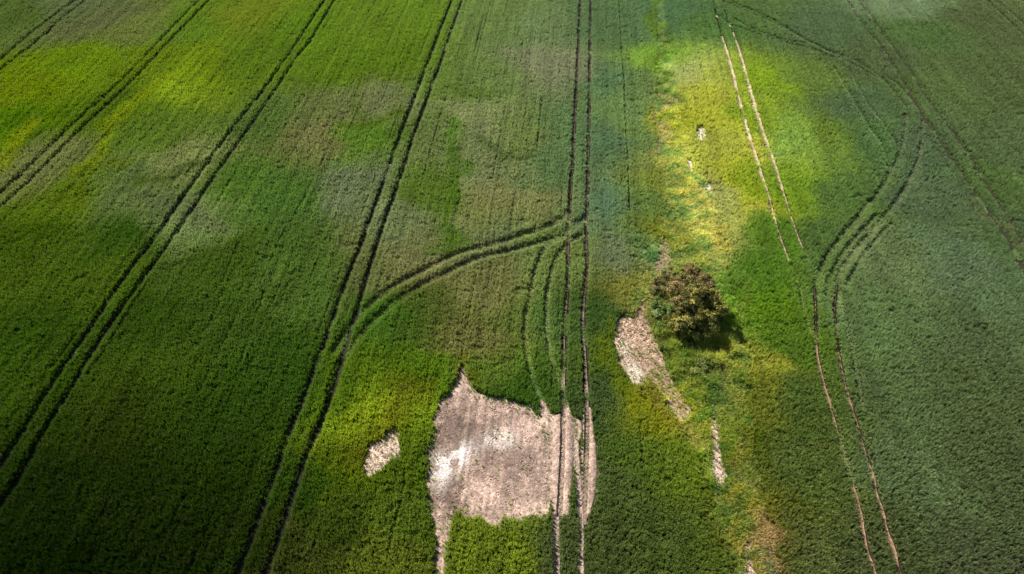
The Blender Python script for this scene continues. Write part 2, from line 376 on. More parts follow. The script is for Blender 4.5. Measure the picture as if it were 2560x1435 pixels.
# streaks where the crop is of another colour: (line, half width m, colour, strength)
STREAKS = [
    ([(420, 190), (340, 265), (290, 305), (262, 360), (215, 430)], 1.1, (124, 142, 14), .95),
    ([(520, 90), (450, 170), (400, 210)], 2.0, (122, 144, 24), .6),
    ([(0, 420), (25, 370), (60, 335), (110, 300)], 1.6, (124, 138, 12), .9),
    ([(215, 435), (280, 435), (300, 430)], 1.0, (95, 114, 16), .7),
    ([(1150, 315), (1140, 400), (1134, 480), (1130, 600)], 1.0, (88, 123, 26), .8),
    ([(880, 330), (940, 320), (990, 300)], 1.0, (89, 114, 18), .8),
    ([(345, 470), (420, 440), (510, 405)], 1.1, (71, 95, 20), .75),
    ([(900, 200), (905, 260), (910, 310)], 1.0, (94, 113, 29), .6),
    ([(905, 340), (960, 360), (1060, 300), (1120, 320)], 0.8, (86, 113, 29), .5),
    ([(1200, 345), (1260, 370), (1320, 390)], 0.9, (80, 105, 46), .6),
    ([(1140, 220), (1200, 240), (1260, 230)], 0.9, (86, 113, 36), .5),
    ([(1635, -40), (1648, 50), (1655, 120), (1662, 200), (1665, 260)], 1.0, (98, 125, 30), .9),
    ([(1660, 230), (1664, 300), (1672, 380)], 0.7, (169, 153, 106), .6),
    ([(1735, 470), (1760, 520), (1775, 570), (1770, 610)], 1.3, (192, 184, 80), .7),
    ([(1830, 660), (1850, 740), (1862, 830), (1860, 900)], 1.0, (125, 142, 56), .4),
    ([(1545, 800), (1530, 870), (1560, 950), (1600, 985)], 0.7, (118, 133, 24), .75),
    ([(1640, 960), (1680, 1030), (1720, 1100)], 0.8, (149, 142, 64), .7),
    ([(1840, 1100), (1860, 1220), (1870, 1300), (1890, 1400)], 0.9, (130, 123, 38), .6),
    ([(1895, 1340), (1915, 1380), (1920, 1430)], 0.9, (157, 126, 94), .6),
    ([(1030, 960), (1000, 1040), (970, 1090), (930, 1130)], 1.2, (117, 113, 24), .55),
    ([(1165, 900), (1160, 940), (1200, 970)], 0.6, (126, 129, 28), .7),
    ([(660, 1430), (740, 1240), (800, 1090), (850, 950)], 0.5, (77, 93, 20), .6),
    ([(290, 300), (200, 450), (190, 500)], 0.9, (97, 113, 12), .5),
    ([(760, 420), (800, 370), (830, 320)], 1.2, (110, 113, 71), .4),
    ([(390, 500), (460, 540), (540, 550)], 1.3, (102, 109, 73), .5),
    ([(2440, 500), (2480, 540), (2540, 610), (2570, 660)], 0.35, (120, 122, 78), .6),
]


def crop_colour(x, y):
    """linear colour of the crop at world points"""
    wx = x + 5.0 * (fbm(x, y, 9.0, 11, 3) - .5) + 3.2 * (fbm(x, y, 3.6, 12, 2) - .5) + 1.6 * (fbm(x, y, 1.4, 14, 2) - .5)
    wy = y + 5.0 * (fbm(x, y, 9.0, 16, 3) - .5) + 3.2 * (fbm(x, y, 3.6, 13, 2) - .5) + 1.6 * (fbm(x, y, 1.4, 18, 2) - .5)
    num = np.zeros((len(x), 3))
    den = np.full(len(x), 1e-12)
    for px, py, r, g, b in CROP_BAKED:
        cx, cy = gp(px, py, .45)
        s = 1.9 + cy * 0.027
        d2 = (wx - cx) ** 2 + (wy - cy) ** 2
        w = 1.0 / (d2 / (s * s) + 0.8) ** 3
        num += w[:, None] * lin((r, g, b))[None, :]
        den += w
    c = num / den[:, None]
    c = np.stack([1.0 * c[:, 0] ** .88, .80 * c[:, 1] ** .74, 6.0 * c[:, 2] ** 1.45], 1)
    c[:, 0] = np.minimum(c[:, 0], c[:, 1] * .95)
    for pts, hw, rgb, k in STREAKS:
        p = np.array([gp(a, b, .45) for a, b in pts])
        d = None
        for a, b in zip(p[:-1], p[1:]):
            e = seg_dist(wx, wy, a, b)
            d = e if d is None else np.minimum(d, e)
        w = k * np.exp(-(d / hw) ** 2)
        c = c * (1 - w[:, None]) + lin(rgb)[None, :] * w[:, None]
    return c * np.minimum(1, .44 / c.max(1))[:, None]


# rows run with the tramlines
TH = math.radians(4.93)
DX, DY = math.sin(TH), math.cos(TH)


def rowcoords(x, y):
    return x * DY - y * DX, x * DX + y * DY          # across, along


# rough uncropped margin that follows the old ditch: centre line and half width
MARGIN = np.array([gp(*p) + (w,) for *p, w in [
    (1640, -60, .8), (1655, 100, .9), (1665, 250, 1.6), (1690, 400, 2.6), (1730, 520, 3.2), (1720, 620, 5.0), (1710, 720, 6.0), (1720, 820, 6.0),
    (1735, 920, 5.0), (1770, 1020, 3.6), (1800, 1120, 2.6), (1830, 1230, 2.2), (1865, 1330, 2.2), (1890, 1440, 2.0), (1910, 1530, 2.0)]])


def margin_weight(x, y):
    best = np.full(len(x), 9e9)
    for a, b in zip(MARGIN[:-1], MARGIN[1:]):
        ab = b[:2] - a[:2]
        t = np.clip(((x - a[0]) * ab[0] + (y - a[1]) * ab[1]) / float(ab @ ab), 0, 1)
        d = np.hypot(x - a[0] - t * ab[0], y - a[1] - t * ab[1])
        hw = a[2] + (b[2] - a[2]) * t
        best = np.minimum(best, d / hw)
    return best + 0.7 * (fbm(x, y, 1.8, 22, 3) - .5)


# ------------------------------------------------------------------ materials
def new_mat(name):
    m = bpy.data.materials.new(name)
    m.use_nodes = True
    return m, m.node_tree, m.node_tree.nodes['Principled BSDF']


def leaf_material(name, instanced=True, transl=0.4, rand=0.2, rough=.5, spec=.25):
    m, nt, p = new_mat(name)
    L = nt.links
    at = nt.nodes.new('ShaderNodeAttribute')
    at.attribute_type = 'INSTANCER' if instanced else 'GEOMETRY'
    at.attribute_name = 'col'
    mul = nt.nodes.new('ShaderNodeMix')
    mul.data_type = 'RGBA'
    mul.blend_type = 'MULTIPLY'
    mul.inputs[0].default_value = 1.0
    L.new(at.outputs['Color'], mul.inputs[6])
    geo = nt.nodes.new('ShaderNodeNewGeometry')
    mr = nt.nodes.new('ShaderNodeMapRange')
    mr.inputs[3].default_value = 1 - rand
    mr.inputs[4].default_value = 1 + rand
    L.new(geo.outputs['Random Per Island'], mr.inputs[0])
    L.new(mr.outputs[0], mul.inputs[7])
    p.inputs['Roughness'].default_value = rough
    p.inputs['Specular IOR Level'].default_value = spec
    L.new(mul.outputs[2], p.inputs['Base Color'])
    tl = nt.nodes.new('ShaderNodeBsdfTranslucent')
    L.new(mul.outputs[2], tl.inputs[0])
    mx = nt.nodes.new('ShaderNodeMixShader')
    mx.inputs[0].default_value = transl
    L.new(p.outputs[0], mx.inputs[1])
    L.new(tl.outputs[0], mx.inputs[2])
    L.new(mx.outputs[0], nt.nodes['Material Output'].inputs[0])
    return m


def soil_material(name, lo, hi, scale=3.0, attr=False, bump=.6):
    m, nt, p = new_mat(name)
    L = nt.links
    tc = nt.nodes.new('ShaderNodeTexCoord')
    n1 = nt.nodes.new('ShaderNodeTexNoise')
    n1.inputs['Scale'].default_value = scale
    n1.inputs['Detail'].default_value = 8
    n1.inputs['Roughness'].default_value = .7
    L.new(tc.outputs['Object'], n1.inputs['Vector'])
    cr = nt.nodes.new('ShaderNodeValToRGB')
    cr.color_ramp.elements[0].position = .35
    cr.color_ramp.elements[1].position = .65
    cr.color_ramp.elements[0].color = (*lo, 1)
    cr.color_ramp.elements[1].color = (*hi, 1)
    L.new(n1.outputs['Fac'], cr.inputs[0])
    out = cr.outputs[0]
    if attr:
        at = nt.nodes.new('ShaderNodeAttribute')
        at.attribute_name = 'col'
        mul = nt.nodes.new('ShaderNodeMix')
        mul.data_type = 'RGBA'
        mul.blend_type = 'MULTIPLY'
        mul.inputs[0].default_value = 1
        L.new(out, mul.inputs[6])
        L.new(at.outputs['Color'], mul.inputs[7])
        out = mul.outputs[2]
    L.new(out, p.inputs['Base Color'])
    p.inputs['Roughness'].default_value = .95
    p.inputs['Specular IOR Level'].default_value = .1
    b = nt.nodes.new('ShaderNodeBump')
    b.inputs['Strength'].default_value = bump
    b.inputs['Distance'].default_value = .05
    n2 = nt.nodes.new('ShaderNodeTexNoise')
    n2.inputs['Scale'].default_value = 9
    n2.inputs['Detail'].default_value = 6
    L.new(tc.outputs['Object'], n2.inputs['Vector'])
    L.new(n2.outputs['Fac'], b.inputs['Height'])
    L.new(b.outputs[0], p.inputs['Normal'])
    return m


M_GROUND = soil_material('field_ground', (.75, .75, .75), (1.2, 1.2, 1.2), 2.5, True, .8)
M_SOIL = soil_material('dry_soil', (.42, .42, .42), (1.5, 1.5, 1.5), 6.0, True, 1.0)  # strong speckle, shade in the gaps between clods put into the colour
M_CROP = leaf_material('crop_leaf')
M_GRASS = leaf_material('rough_grass_leaf', rand=.5)
M_TREELEAF = leaf_material('tree_leaf', instanced=False, transl=.08, rand=.4, rough=.6, spec=.1)
M_CLOD = leaf_material('soil_clod', transl=0.0, rand=.2, rough=.95, spec=.05)
m, nt, p = new_mat('bark')
nz = nt.nodes.new('ShaderNodeTexNoise')
nz.inputs['Scale'].default_value = 9
cr = nt.nodes.new('ShaderNodeValToRGB')
cr.color_ramp.elements[0].color = (.05, .038, .028, 1)
cr.color_ramp.elements[1].color = (.17, .13, .10, 1)
nt.links.new(nz.outputs['Fac'], cr.inputs[0])
nt.links.new(cr.outputs[0], p.inputs['Base Color'])
p.inputs['Roughness'].default_value = .9
M_BARK = m

# ------------------------------------------------------------------ unseen vapour body added to shade the near left of the field
def shade_cloud(px, py, alt, ra, rb, thick, rot, dens, seed):
    x0, y0 = gp(px, py)
    c = Vector((x0, y0, 0)) + sd / sd.z * alt
    r_, n_ = 26, 64
    V, Fc = [], []
    for side in (1, -1):
        for i in range(r_ + 1):
            q = i / r_
            for j in range(n_):
                a = 2 * math.pi * j / n_
                wob = 1 + .22 * (float(vnoise(math.cos(a) * 2 + 7, math.sin(a) * 2 + 7, 1.0, seed)) - .5)
                X, Y = ra * q * math.cos(a) * wob, rb * q * math.sin(a) * wob
                h = thick * (1 - q * q) ** 2 * (1 if side > 0 else .45)
                h *= .75 + .5 * float(fbm(X, Y, 14.0, seed + 1, 3))
                V.append((X * math.cos(rot) - Y * math.sin(rot), X * math.sin(rot) + Y * math.cos(rot), side * h + (.02 * side if i < r_ else 0)))
    for k in range(2):
        o_ = k * (r_ + 1) * n_
        for i in range(r_):
            for j in range(n_):
                f = (o_ + i * n_ + j, o_ + i * n_ + (j + 1) % n_, o_ + (i + 1) * n_ + (j + 1) % n_, o_ + (i + 1) * n_ + j)
                Fc.append(f if k else f[::-1])
    me = mesh_from('cloud', V, Fc)
    bm = bmesh.new()
    bm.from_mesh(me)
    bmesh.ops.remove_doubles(bm, verts=bm.verts, dist=.005)
    bmesh.ops.recalc_face_normals(bm, faces=bm.faces)
    bm.to_mesh(me)
    bm.free()
    m = bpy.data.materials.new('cloud_vapour')
    m.use_nodes = True
    nt = m.node_tree
    nt.nodes.remove(nt.nodes['Principled BSDF'])
    v = nt.nodes.new('ShaderNodeVolumePrincipled')
    v.inputs['Color'].default_value = (1, 1, 1, 1)
    v.inputs['Density'].default_value = dens
    v.inputs['Anisotropy'].default_value = .6
    nt.links.new(v.outputs[0], nt.nodes['Material Output'].inputs['Volume'])
    o = obj('cloud', me, m, label='small soft cloud drifting between the sun and the near left part of the field', kind='structure')
    o.location = c


shade_cloud(-30, 1610, 260.0, 30.0, 24.0, 13.0, .5, .075, 4)

# ------------------------------------------------------------------ ground sheet out to the horizon
def axis(lo, hi, step, far):
    a = list(np.arange(lo, hi + step * .5, step))
    s, v = step, hi
    while v < far:
        s *= 1.5
        v += s
        a.append(v)
    s, v = step, lo
    while v > -far:
        s *= 1.5
        v -= s
        a.insert(0, v)
    return np.array(a)


ax, ay = axis(-115, 115, 1.0, 4000), axis(0, 160, 1.0, 4000)
GX, GY = np.meshgrid(ax, ay, indexing='ij')
fade = 1.0
GZ = terrain(GX, GY)
nxg, nyg = GX.shape
gv = np.stack([GX.ravel(), GY.ravel(), GZ.ravel()], 1)
ii, jj = np.meshgrid(np.arange(nxg - 1), np.arange(nyg - 1), indexing='ij')
q = (ii * nyg + jj).ravel()
gf = np.stack([q, q + nyg, q + nyg + 1, q + 1], 1)
me = mesh_from('ground', gv, gf)
gx_, gy_ = gv[:, 0], gv[:, 1]
SIDE = 10.0


def planted(x, y):
    return (np.abs(x) < .526 * y + 28.4 + SIDE) & (y > 12) & (y < 142)


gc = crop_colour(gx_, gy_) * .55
under_shade = np.array([.012, .012, .006])  # near-black tone paints deep shade onto the ground beneath the crop
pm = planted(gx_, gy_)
gc[pm] = gc[pm] * .04 + under_shade * .96
set_color(me, gc)
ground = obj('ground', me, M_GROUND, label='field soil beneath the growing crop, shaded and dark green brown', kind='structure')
me.polygons.foreach_set('use_smooth', [True] * len(me.polygons))

# ------------------------------------------------------------------ bare soil patches
PALE = np.array([.205, .145, .115])
DAMP = np.array([.080, .055, .043])
CHALK = np.array([.36, .33, .30])
BROWNS = np.array([.15, .10, .062]) * .80


def soil_tone(k, x, y):
    """dry pale, damper brown and chalky places of the bare soil"""
    n = fbm(x, y, 1.6, 5, 4)
    c = PALE[None, :] * ((0.5 + 1.0 * n) * (1 + .55 * (vnoise(x, y, .19, 15) - .5) + .45 * (vnoise(x, y, .42, 19) - .5)))[:, None]  # fine speckle also paints the shaded gaps between clods

    def blob(px, py, rx, ry, col, kx, rot=0.0):
        cx, cy = gp(px, py)
        dx, dy = (x - cx), (y - cy)
        ca, sa = math.cos(rot), math.sin(rot)
        e = ((dx * ca + dy * sa) / rx) ** 2 + ((-dx * sa + dy * ca) / ry) ** 2
        w = kx * np.exp(-e ** 1.5) * np.clip(smooth(.32, .6, fbm(x, y, .7, 8, 4)) * 1.1 + (.45 if kx < .99 or col[0] < .2 else .05), 0, 1)
        return w[:, None], np.asarray(col)[None, :]
    if k == 'big':
        for a in ((1160, 1062, 2.6, 2.4, DAMP, 1.0), (1118, 1105, 1.7, 2.6, DAMP, .98), (1122, 1240, 1.7, 3.2, DAMP, .98), (1240, 1120, 2.8, 2.2, DAMP, .6), (1270, 1175, 3.2, 2.2, DAMP, .65), (1190, 1170, 1.4, 1.0, DAMP, .4),
                  (1128, 1152, 2.3, 1.2, CHALK, 1.0, .62), (1248, 1100, 1.5, 1.0, CHALK, .6), (1105, 1185, .8, 1.6, CHALK, .5)):
            w, col = blob(*a)
            c = c * (1 - w) + col * w
        s, t = rowcoords(x, y)
        # drill rows left in the bare ground, lighter ridges
        c = c * (1 + .55 * (vnoise(s * 1.0, t * .05, .34, 7) - .5) * smooth(.3, .7, vnoise(x, y, 4.0, 9)))[:, None]
    if k in ('tree', 'tree_tail'):
        for a in ((1590, 900, 1.6, 2.4, BROWNS, .5), (1585, 935, .9, 1.5, CHALK, .8), (1560, 870, .8, 1.6, CHALK, .5), (1640, 960, 1.2, 1.6, BROWNS, .5)):
            w, col = blob(*a)
            c = c * (1 - w) + col * w
    if k in ('tree', 'tree_tail'):
        c = c * np.array([.90, .86, .78])
    if k in ('small_left', 'strip'):
        c = c * 1.12 + .02
    if k == 'brown':
        c = c * .4 + BROWNS * .6
    if k.startswith('chalk'):
        c = c * .2 + CHALK * .9
    return c


def soil_relief(k, x, y):
    s, t = rowcoords(x, y)
    z = .07 * (fbm(x, y, .35, 12, 3) - .35) + .10 * (fbm(x, y, 1.5, 13, 2) - .4)
    if k == 'big':
        z = z + .07 * (vnoise(s, t * .06, .30, 7) - .5)
    z = np.maximum(z, -.02) + .035
    if k in ('big', 'track_left', 'track_mid', 'track_right'):
        dmin = np.full(len(x), 9.0)
        for tp, thw, _, _, tb, tl in TRACKS:
            if tl != 1:
                continue
            for a, b in zip(tp[:-1], tp[1:]):
                near = (np.abs(x - a[0]) < 2.2) & (np.abs(y - a[1]) < 2.2)
                if near.any():
                    dmin[near] = np.minimum(dmin[near], seg_dist(x[near], y[near], a, b) - tb)
        z = z * smooth(-.1, .15, dmin) + .26 * smooth(-.02, .12, dmin) * (1 - .9 * smooth(.3, 1.0, dmin)) - .02 * (dmin < 0)
    return z


LABELS = {
    'big': ('broad rounded bare soil patch with whitish and brown stains, low centre of the field', 'soil patch'),
    'track_left': ('bare rutted soil beside the big bare patch, printed by tractor tyres', 'soil patch'),
    'track_mid': ('bare strip of soil between the two wheel ruts right of the big patch', 'soil patch'),
    'track_right': ('narrow bare soil along the outer wheel rut right of the big patch', 'soil patch'),
    'small_left': ('small pale bare patch in the green crop left of the big bare patch', 'soil patch'),
    'tree': ('pale stony bare patch beside the brown green tree', 'soil patch'),
    'tree_tail': ('thin tail of dry soil running down from the bare patch by the tree', 'soil patch'),
    'brown': ('small brown scrape of bare earth above the tree', 'soil patch'),
    'strip': ('long thin whitish strip of bare soil in the weedy margin below the tree', 'soil patch'),
    'bottom': ('little bare soil strip at the lower end of the weedy margin', 'soil patch'),
    'chalk': ('bright white chalky spot in the yellow crop', 'soil patch'),
    'chalk_low': ('narrow pinkish bare spot just below the white chalky spot', 'soil patch'),
    'chalk_tiny': ('tiny faint bare spot, lowest in the yellow crop', 'soil patch'),
}
CLOD_AREAS = []
for lift, (k, poly) in enumerate(PATCH_W.items()):
    st = 0.10 if k == 'big' else 0.09
    mn, mx = poly.min(0) - .6, poly.max(0) + .6
    gx = np.arange(mn[0], mx[0], st)
    gy = np.arange(mn[1], mx[1], st)
    A, B = np.meshgrid(gx, gy, indexing='ij')
    sdv = poly_sd(poly, A, B)
    keep = sdv > -.45
    idx = -np.ones(A.shape, np.int64)
    idx[keep] = np.arange(keep.sum())
    x, y = A[keep], B[keep]
    edge = smooth(-.45, -.1, sdv[keep])
    z = terrain(x, y) + .006 + .002 * lift + soil_relief(k, x, y) * edge
    a, b, c, d = idx[:-1, :-1], idx[1:, :-1], idx[1:, 1:], idx[:-1, 1:]
    ok = (a >= 0) & (b >= 0) & (c >= 0) & (d >= 0)
    me = mesh_from('soil_patch', np.stack([x, y, z], 1), np.stack([a[ok], b[ok], c[ok], d[ok]], 1))
    set_color(me, soil_tone(k, x, y))
    obj('soil_patch', me, M_SOIL, label=LABELS[k][0], kind='structure')
    CLOD_AREAS.append((k, poly))

# wheel ruts: strips of trodden soil with raised rims, lug prints across
LOOK = [np.array([.05, .038, .025]), np.array([.15, .108, .082]), np.array([.31, .25, .16]), np.array([.16, .102, .06]), np.array([.25, .185, .15]), np.array([.045, .033, .022])]  # last tone paints trench shade onto the upper central ruts
RUT_LABELS = iter([
    'dark wheel rut, left of the central pair, running up through the crop to the far edge',
    'pale soil wheel rut, left of the central pair, beside and through the big bare patch',
    'dark wheel rut, right of the central pair, running up through the crop to the far edge',
    'pale soil wheel rut, right of the central pair, along the edge of the big bare patch',
    'whitish bare wheel rut beside the yellow crop, left one of the pale pair',
    'thin lower end of the left whitish wheel rut, fading into green crop',
    'whitish bare wheel rut beyond the yellow crop, right one of the pale pair',
    'thin lower end of the right whitish wheel rut, fading into green crop',
    'patchy brown wheel rut curving down the right side, inner one of its pair',
    'patchy brown wheel rut curving down the right side, outer one of its pair',
    'short brown scuff of bare soil just right of the brown wheel rut',
    'tyre printed soil track leaving the lower edge of the big bare patch, inner one',
    'tyre printed soil track leaving the lower edge of the big bare patch, outer one',
    'faint thin tan wheel mark branching right from the top of the pale pair'])
for pts, hw, depth, soft, bare, look in TRACKS:
    if not bare:
        continue
    p = resample(pts, .2)
    d = np.gradient(p, axis=0)
    d /= np.linalg.norm(d, axis=1)[:, None] + 1e-9
    nrm = np.stack([d[:, 1], -d[:, 0]], 1)
    prof = [(-1.25, 0.0), (-1, .05), (-.5, .02), (0, .012), (.5, .02), (1, .05), (1.25, 0.0)]
    wv = 1 + .35 * (vnoise(p[:, 0], p[:, 1], .9, 2) - .5)
    V, Cc = [], []
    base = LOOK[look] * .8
    u = np.linspace(0, 1, n_ := len(p))
    fac, tint = np.ones(n_), np.zeros(n_)
    if look == 2 and bare > .2:
        v_ = 717.5 + F * (CAM_H * CP - p[:, 1] * SP) / (p[:, 1] * CP + CAM_H * SP)      # along the pair: widest and whitest in mid length
        fac = .35 + .75 * np.exp(-((v_ - 300) / 150) ** 2) + .25 * np.exp(-((v_ - 180) / 120) ** 2)
        fac = np.where(v_ < 60, .15, fac)
        tint = np.clip(1 - fac, 0, 1)
    if look == 1:
        fac = .45 + .65 * (1 - smooth(32, 46, p[:, 1]))
    if look == 3:
        v_ = 717.5 + F * (CAM_H * CP - p[:, 1] * SP) / (p[:, 1] * CP + CAM_H * SP)
        fac = (.4 + .9 * smooth(.35, .7, vnoise(p[:, 0], p[:, 1], 1.6, 17))) * (.35 + .65 * smooth(820, 1020, v_))
    wv = wv * fac
    for s_, h_ in prof:
        q_ = p + nrm * (s_ * bare * wv)[:, None]
        lug = .04 * ((np.arange(len(p)) + (abs(s_) > .6)) % 2)
        rz = h_ * (.6 + .8 * vnoise(q_[:, 0], q_[:, 1], .3, 9)) + (lug if look in (1, 4) else 0)
        V.append(np.stack([q_[:, 0], q_[:, 1], terrain(q_[:, 0], q_[:, 1]) + .034 + rz - (.03 if h_ == 0 else 0)], 1))
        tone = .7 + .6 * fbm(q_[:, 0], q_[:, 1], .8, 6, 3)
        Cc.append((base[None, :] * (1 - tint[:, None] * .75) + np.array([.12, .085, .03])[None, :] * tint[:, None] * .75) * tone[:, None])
    n = len(p)
    V, Cc = np.vstack(V), np.vstack(Cc)
    fc = []
    for r in range(len(prof) - 1):
        for i in range(n - 1):
            fc.append((r * n + i, (r + 1) * n + i, (r + 1) * n + i + 1, r * n + i + 1))
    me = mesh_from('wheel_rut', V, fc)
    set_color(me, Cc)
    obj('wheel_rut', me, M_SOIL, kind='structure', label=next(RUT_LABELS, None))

# ------------------------------------------------------------------ plant prototypes (only instanced)
protos = {}


def tuft(name, blades, h, spread, width, mat, seed, ears=0):
    r = random.Random(seed)
    V, Fc = [], []
    for b in range(blades):
        a = r.uniform(0, 2 * math.pi)
        rad = spread * .35 * math.sqrt(r.random())
        bx, by = rad * math.cos(a * 1.7), rad * math.sin(a * 1.7)
        L = h * r.uniform(.7, 1.1)
        lean = spread * r.uniform(.3, 1.0)
        w = width * r.uniform(.7, 1.2)
        ta = a + r.uniform(-.9, .9) + math.pi / 2
        tx, ty = math.cos(ta) * w / 2, math.sin(ta) * w / 2
        ox, oy = math.cos(a), math.sin(a)
        m_ = (bx + ox * lean * .3, by + oy * lean * .3, L * .62)
        tip = (bx + ox * lean, by + oy * lean, L * r.uniform(.82, 1.0))
        k = len(V)
        V += [(bx - tx * .6, by - ty * .6, -.02), (bx + tx * .6, by + ty * .6, -.02),
              (m_[0] + tx, m_[1] + ty, m_[2]), (m_[0] - tx, m_[1] - ty, m_[2]), tip]
        Fc += [(k, k + 1, k + 2, k + 3), (k + 3, k + 2, k + 4)]
    me = mesh_from(name, V, Fc)
    me.materials.append(mat)
    return bpy.data.objects.new(name, me)


def proto_collection(name, objs):
    c = bpy.data.collections.new(name)
    for o in objs:
        c.objects.link(o)
    return c


crop_protos = proto_collection('crop_plants', [tuft('crop_tuft', 17, .80, .19, .034, M_CROP, 10 + i) for i in range(8)])
grass_protos = proto_collection('grass_plants', [tuft('grass_tuft', 16, .60, .36, .034, M_GRASS, 40 + i) for i in range(6)])


def clod(seed):
    bm = bmesh.new()
    bmesh.ops.create_icosphere(bm, subdivisions=1, radius=1)
    r = random.Random(seed)
    for v in bm.verts:
        v.co *= r.uniform(.65, 1.15)
        v.co.z *= .65
    me = bpy.data.meshes.new('clod')
    bm.to_mesh(me)
    bm.free()
    me.materials.append(M_CLOD)
    return bpy.data.objects.new('clod', me)


clod_protos = proto_collection('clods', [clod(70 + i) for i in range(5)])


def scatter(name, coll, n_kinds, P, rot, scl, col, label, cat):
    """one stuff object: points that carry their own turn, size and colour, a plant on each"""
    me = bpy.data.meshes.new(name)
    n = len(P)
    me.vertices.add(n)
    me.vertices.foreach_set('co', np.asarray(P, np.float32).ravel())
    for nm, arr in (('rot', rot), ('scl', scl)):
        a = me.attributes.new(nm, 'FLOAT_VECTOR', 'POINT')
        a.data.foreach_set('vector', np.asarray(arr, np.float32).ravel())
    a = me.attributes.new('pick', 'INT', 'POINT')
    a.data.foreach_set('value', rng.randint(0, n_kinds, n).astype(np.int32))
    set_color(me, col)
    o = obj(name, me, None, label=label, cat=cat, kind='stuff')
    g = bpy.data.node_groups.new(name + '_nodes', 'GeometryNodeTree')
    g.interface.new_socket('Geometry', in_out='INPUT', socket_type='NodeSocketGeometry')
    g.interface.new_socket('Geometry', in_out='OUTPUT', socket_type='NodeSocketGeometry')
    N, L = g.nodes, g.links
    gi, go = N.new('NodeGroupInput'), N.new('NodeGroupOutput')
    iop = N.new('GeometryNodeInstanceOnPoints')
    ci = N.new('GeometryNodeCollectionInfo')
    ci.inputs['Collection'].default_value = coll
    ci.inputs['Separate Children'].default_value = True
    ci.inputs['Reset Children'].default_value = True

    def named(nm, t):
        a_ = N.new('GeometryNodeInputNamedAttribute')
        a_.data_type = t
        a_.inputs['Name'].default_value = nm
        return a_.outputs['Attribute']
    L.new(gi.outputs[0], iop.inputs['Points'])
    L.new(ci.outputs[0], iop.inputs['Instance'])
    iop.inputs['Pick Instance'].default_value = True
    L.new(named('pick', 'INT'), iop.inputs['Instance Index'])
    er = N.new('FunctionNodeEulerToRotation')
    L.new(named('rot', 'FLOAT_VECTOR'), er.inputs[0])
    L.new(er.outputs[0], iop.inputs['Rotation'])
    L.new(named('scl', 'FLOAT_VECTOR'), iop.inputs['Scale'])
    L.new(iop.outputs[0], go.inputs[0])
    md = o.modifiers.new('plants', 'NODES')
    md.node_group = g
    return o


# ------------------------------------------------------------------ the standing crop, sown in rows
def rows(ya, yb, dr, da):
    S, A = np.meshgrid(np.arange(-130, 130, dr), np.arange(ya - 20, yb + 20, da), indexing='ij')
    S = S.ravel() + rng.normal(0, dr * .22, S.size)
    A = A.ravel() + rng.uniform(-.5, .5, A.size) * da
    x, y = S * DY + A * DX, -S * DX + A * DY
    k = planted(x, y) & (y >= ya) & (y < yb)
    return x[k], y[k]


parts = [rows(12, 70, .155, .165), rows(70, 142, .20, .215)]
x = np.concatenate([p_[0] for p_ in parts])
y = np.concatenate([p_[1] for p_ in parts])
big = np.where(y > 70, 1.28, 1.0)
wx = x + .22 * (fbm(x, y, .8, 30, 2) - .5)
wy = y + .22 * (fbm(x, y, .8, 33, 2) - .5)
press = sample(PRESS, x + .4 * (wx - x), y + .4 * (wy - y))
bare = sample(BARE, wx, wy)
mw = margin_weight(x, y)
hgt = 1.0 - .98 * press
hgt *= .86 + .28 * fbm(x, y, 2.4, 20, 3)
pit = fbm(x, y, .75, 25, 2)
hgt *= 1 - .35 * smooth(.68, .84, pit)
hgt *= 1 + .26 * (vnoise(x, y, .36, 27) - .5)
s_, t_ = rowcoords(x, y)
hgt *= 1 + .26 * (vnoise(s_, t_ * .025, .38, 21) - .5)
ps_ = np.abs(((s_ + 1.1) % 3.0) - 1.5)
hgt *= 1 - .45 * (ps_ < .09) * smooth(.45, .7, vnoise(np.floor((s_ + 1.1) / 3.0) * 7.3, t_, 9.0, 24))
hgt *= .9 + .22 * fbm(x, y, 7.0, 32, 2)
hgt *= rng.uniform(.93, 1.05, len(x))
hgt *= 1 - .65 * smooth(.05, .6, bare)
keep = (bare + rng.uniform(-.42, .42, len(x)) < .5) & (hgt > .13) & (mw > 1 + rng.normal(0, .12, len(x)))
x, y, hgt, big, press = x[keep], y[keep], hgt[keep], big[keep], press[keep]
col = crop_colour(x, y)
s, t = rowcoords(x, y)
col *= (1 + .28 * (vnoise(s * 1.0, t * .05, .5, 28) - .5) + .22 * (fbm(x, y, 3.0, 31, 3) - .5))[:, None]
col *= rng.uniform(.88, 1.12, len(x))[:, None]
dry = (rng.rand(len(x)) < .05)
col[dry] = col[dry] * .6 + np.array([.12, .10, .045]) * .6
# pressed crop is coloured paler
pr = smooth(.2, .7, press)[:, None] * .35
col = col * (1 - pr) + (col * np.array([1.5, 1.25, 1.2]) + .015) * pr
lean = .22 * (fbm(x, y, 5.0, 35, 2) - .5)
rot = np.stack([rng.normal(0, .09, len(x)) + lean, rng.normal(0, .09, len(x)) + .10, rng.uniform(0, 6.283, len(x))], 1)
sz = rng.uniform(.85, 1.15, len(x))
scl = np.stack([big * sz, big * sz, hgt * rng.uniform(.93, 1.06, len(x))], 1)
P = np.stack([x, y, terrain(x, y)], 1)
print('crop tufts', len(x))
scatter('cereal_crop', crop_protos, 8, P, rot, scl, col, 'young green cereal crop sown in rows over the whole field, cut by wheel tracks', 'crop')

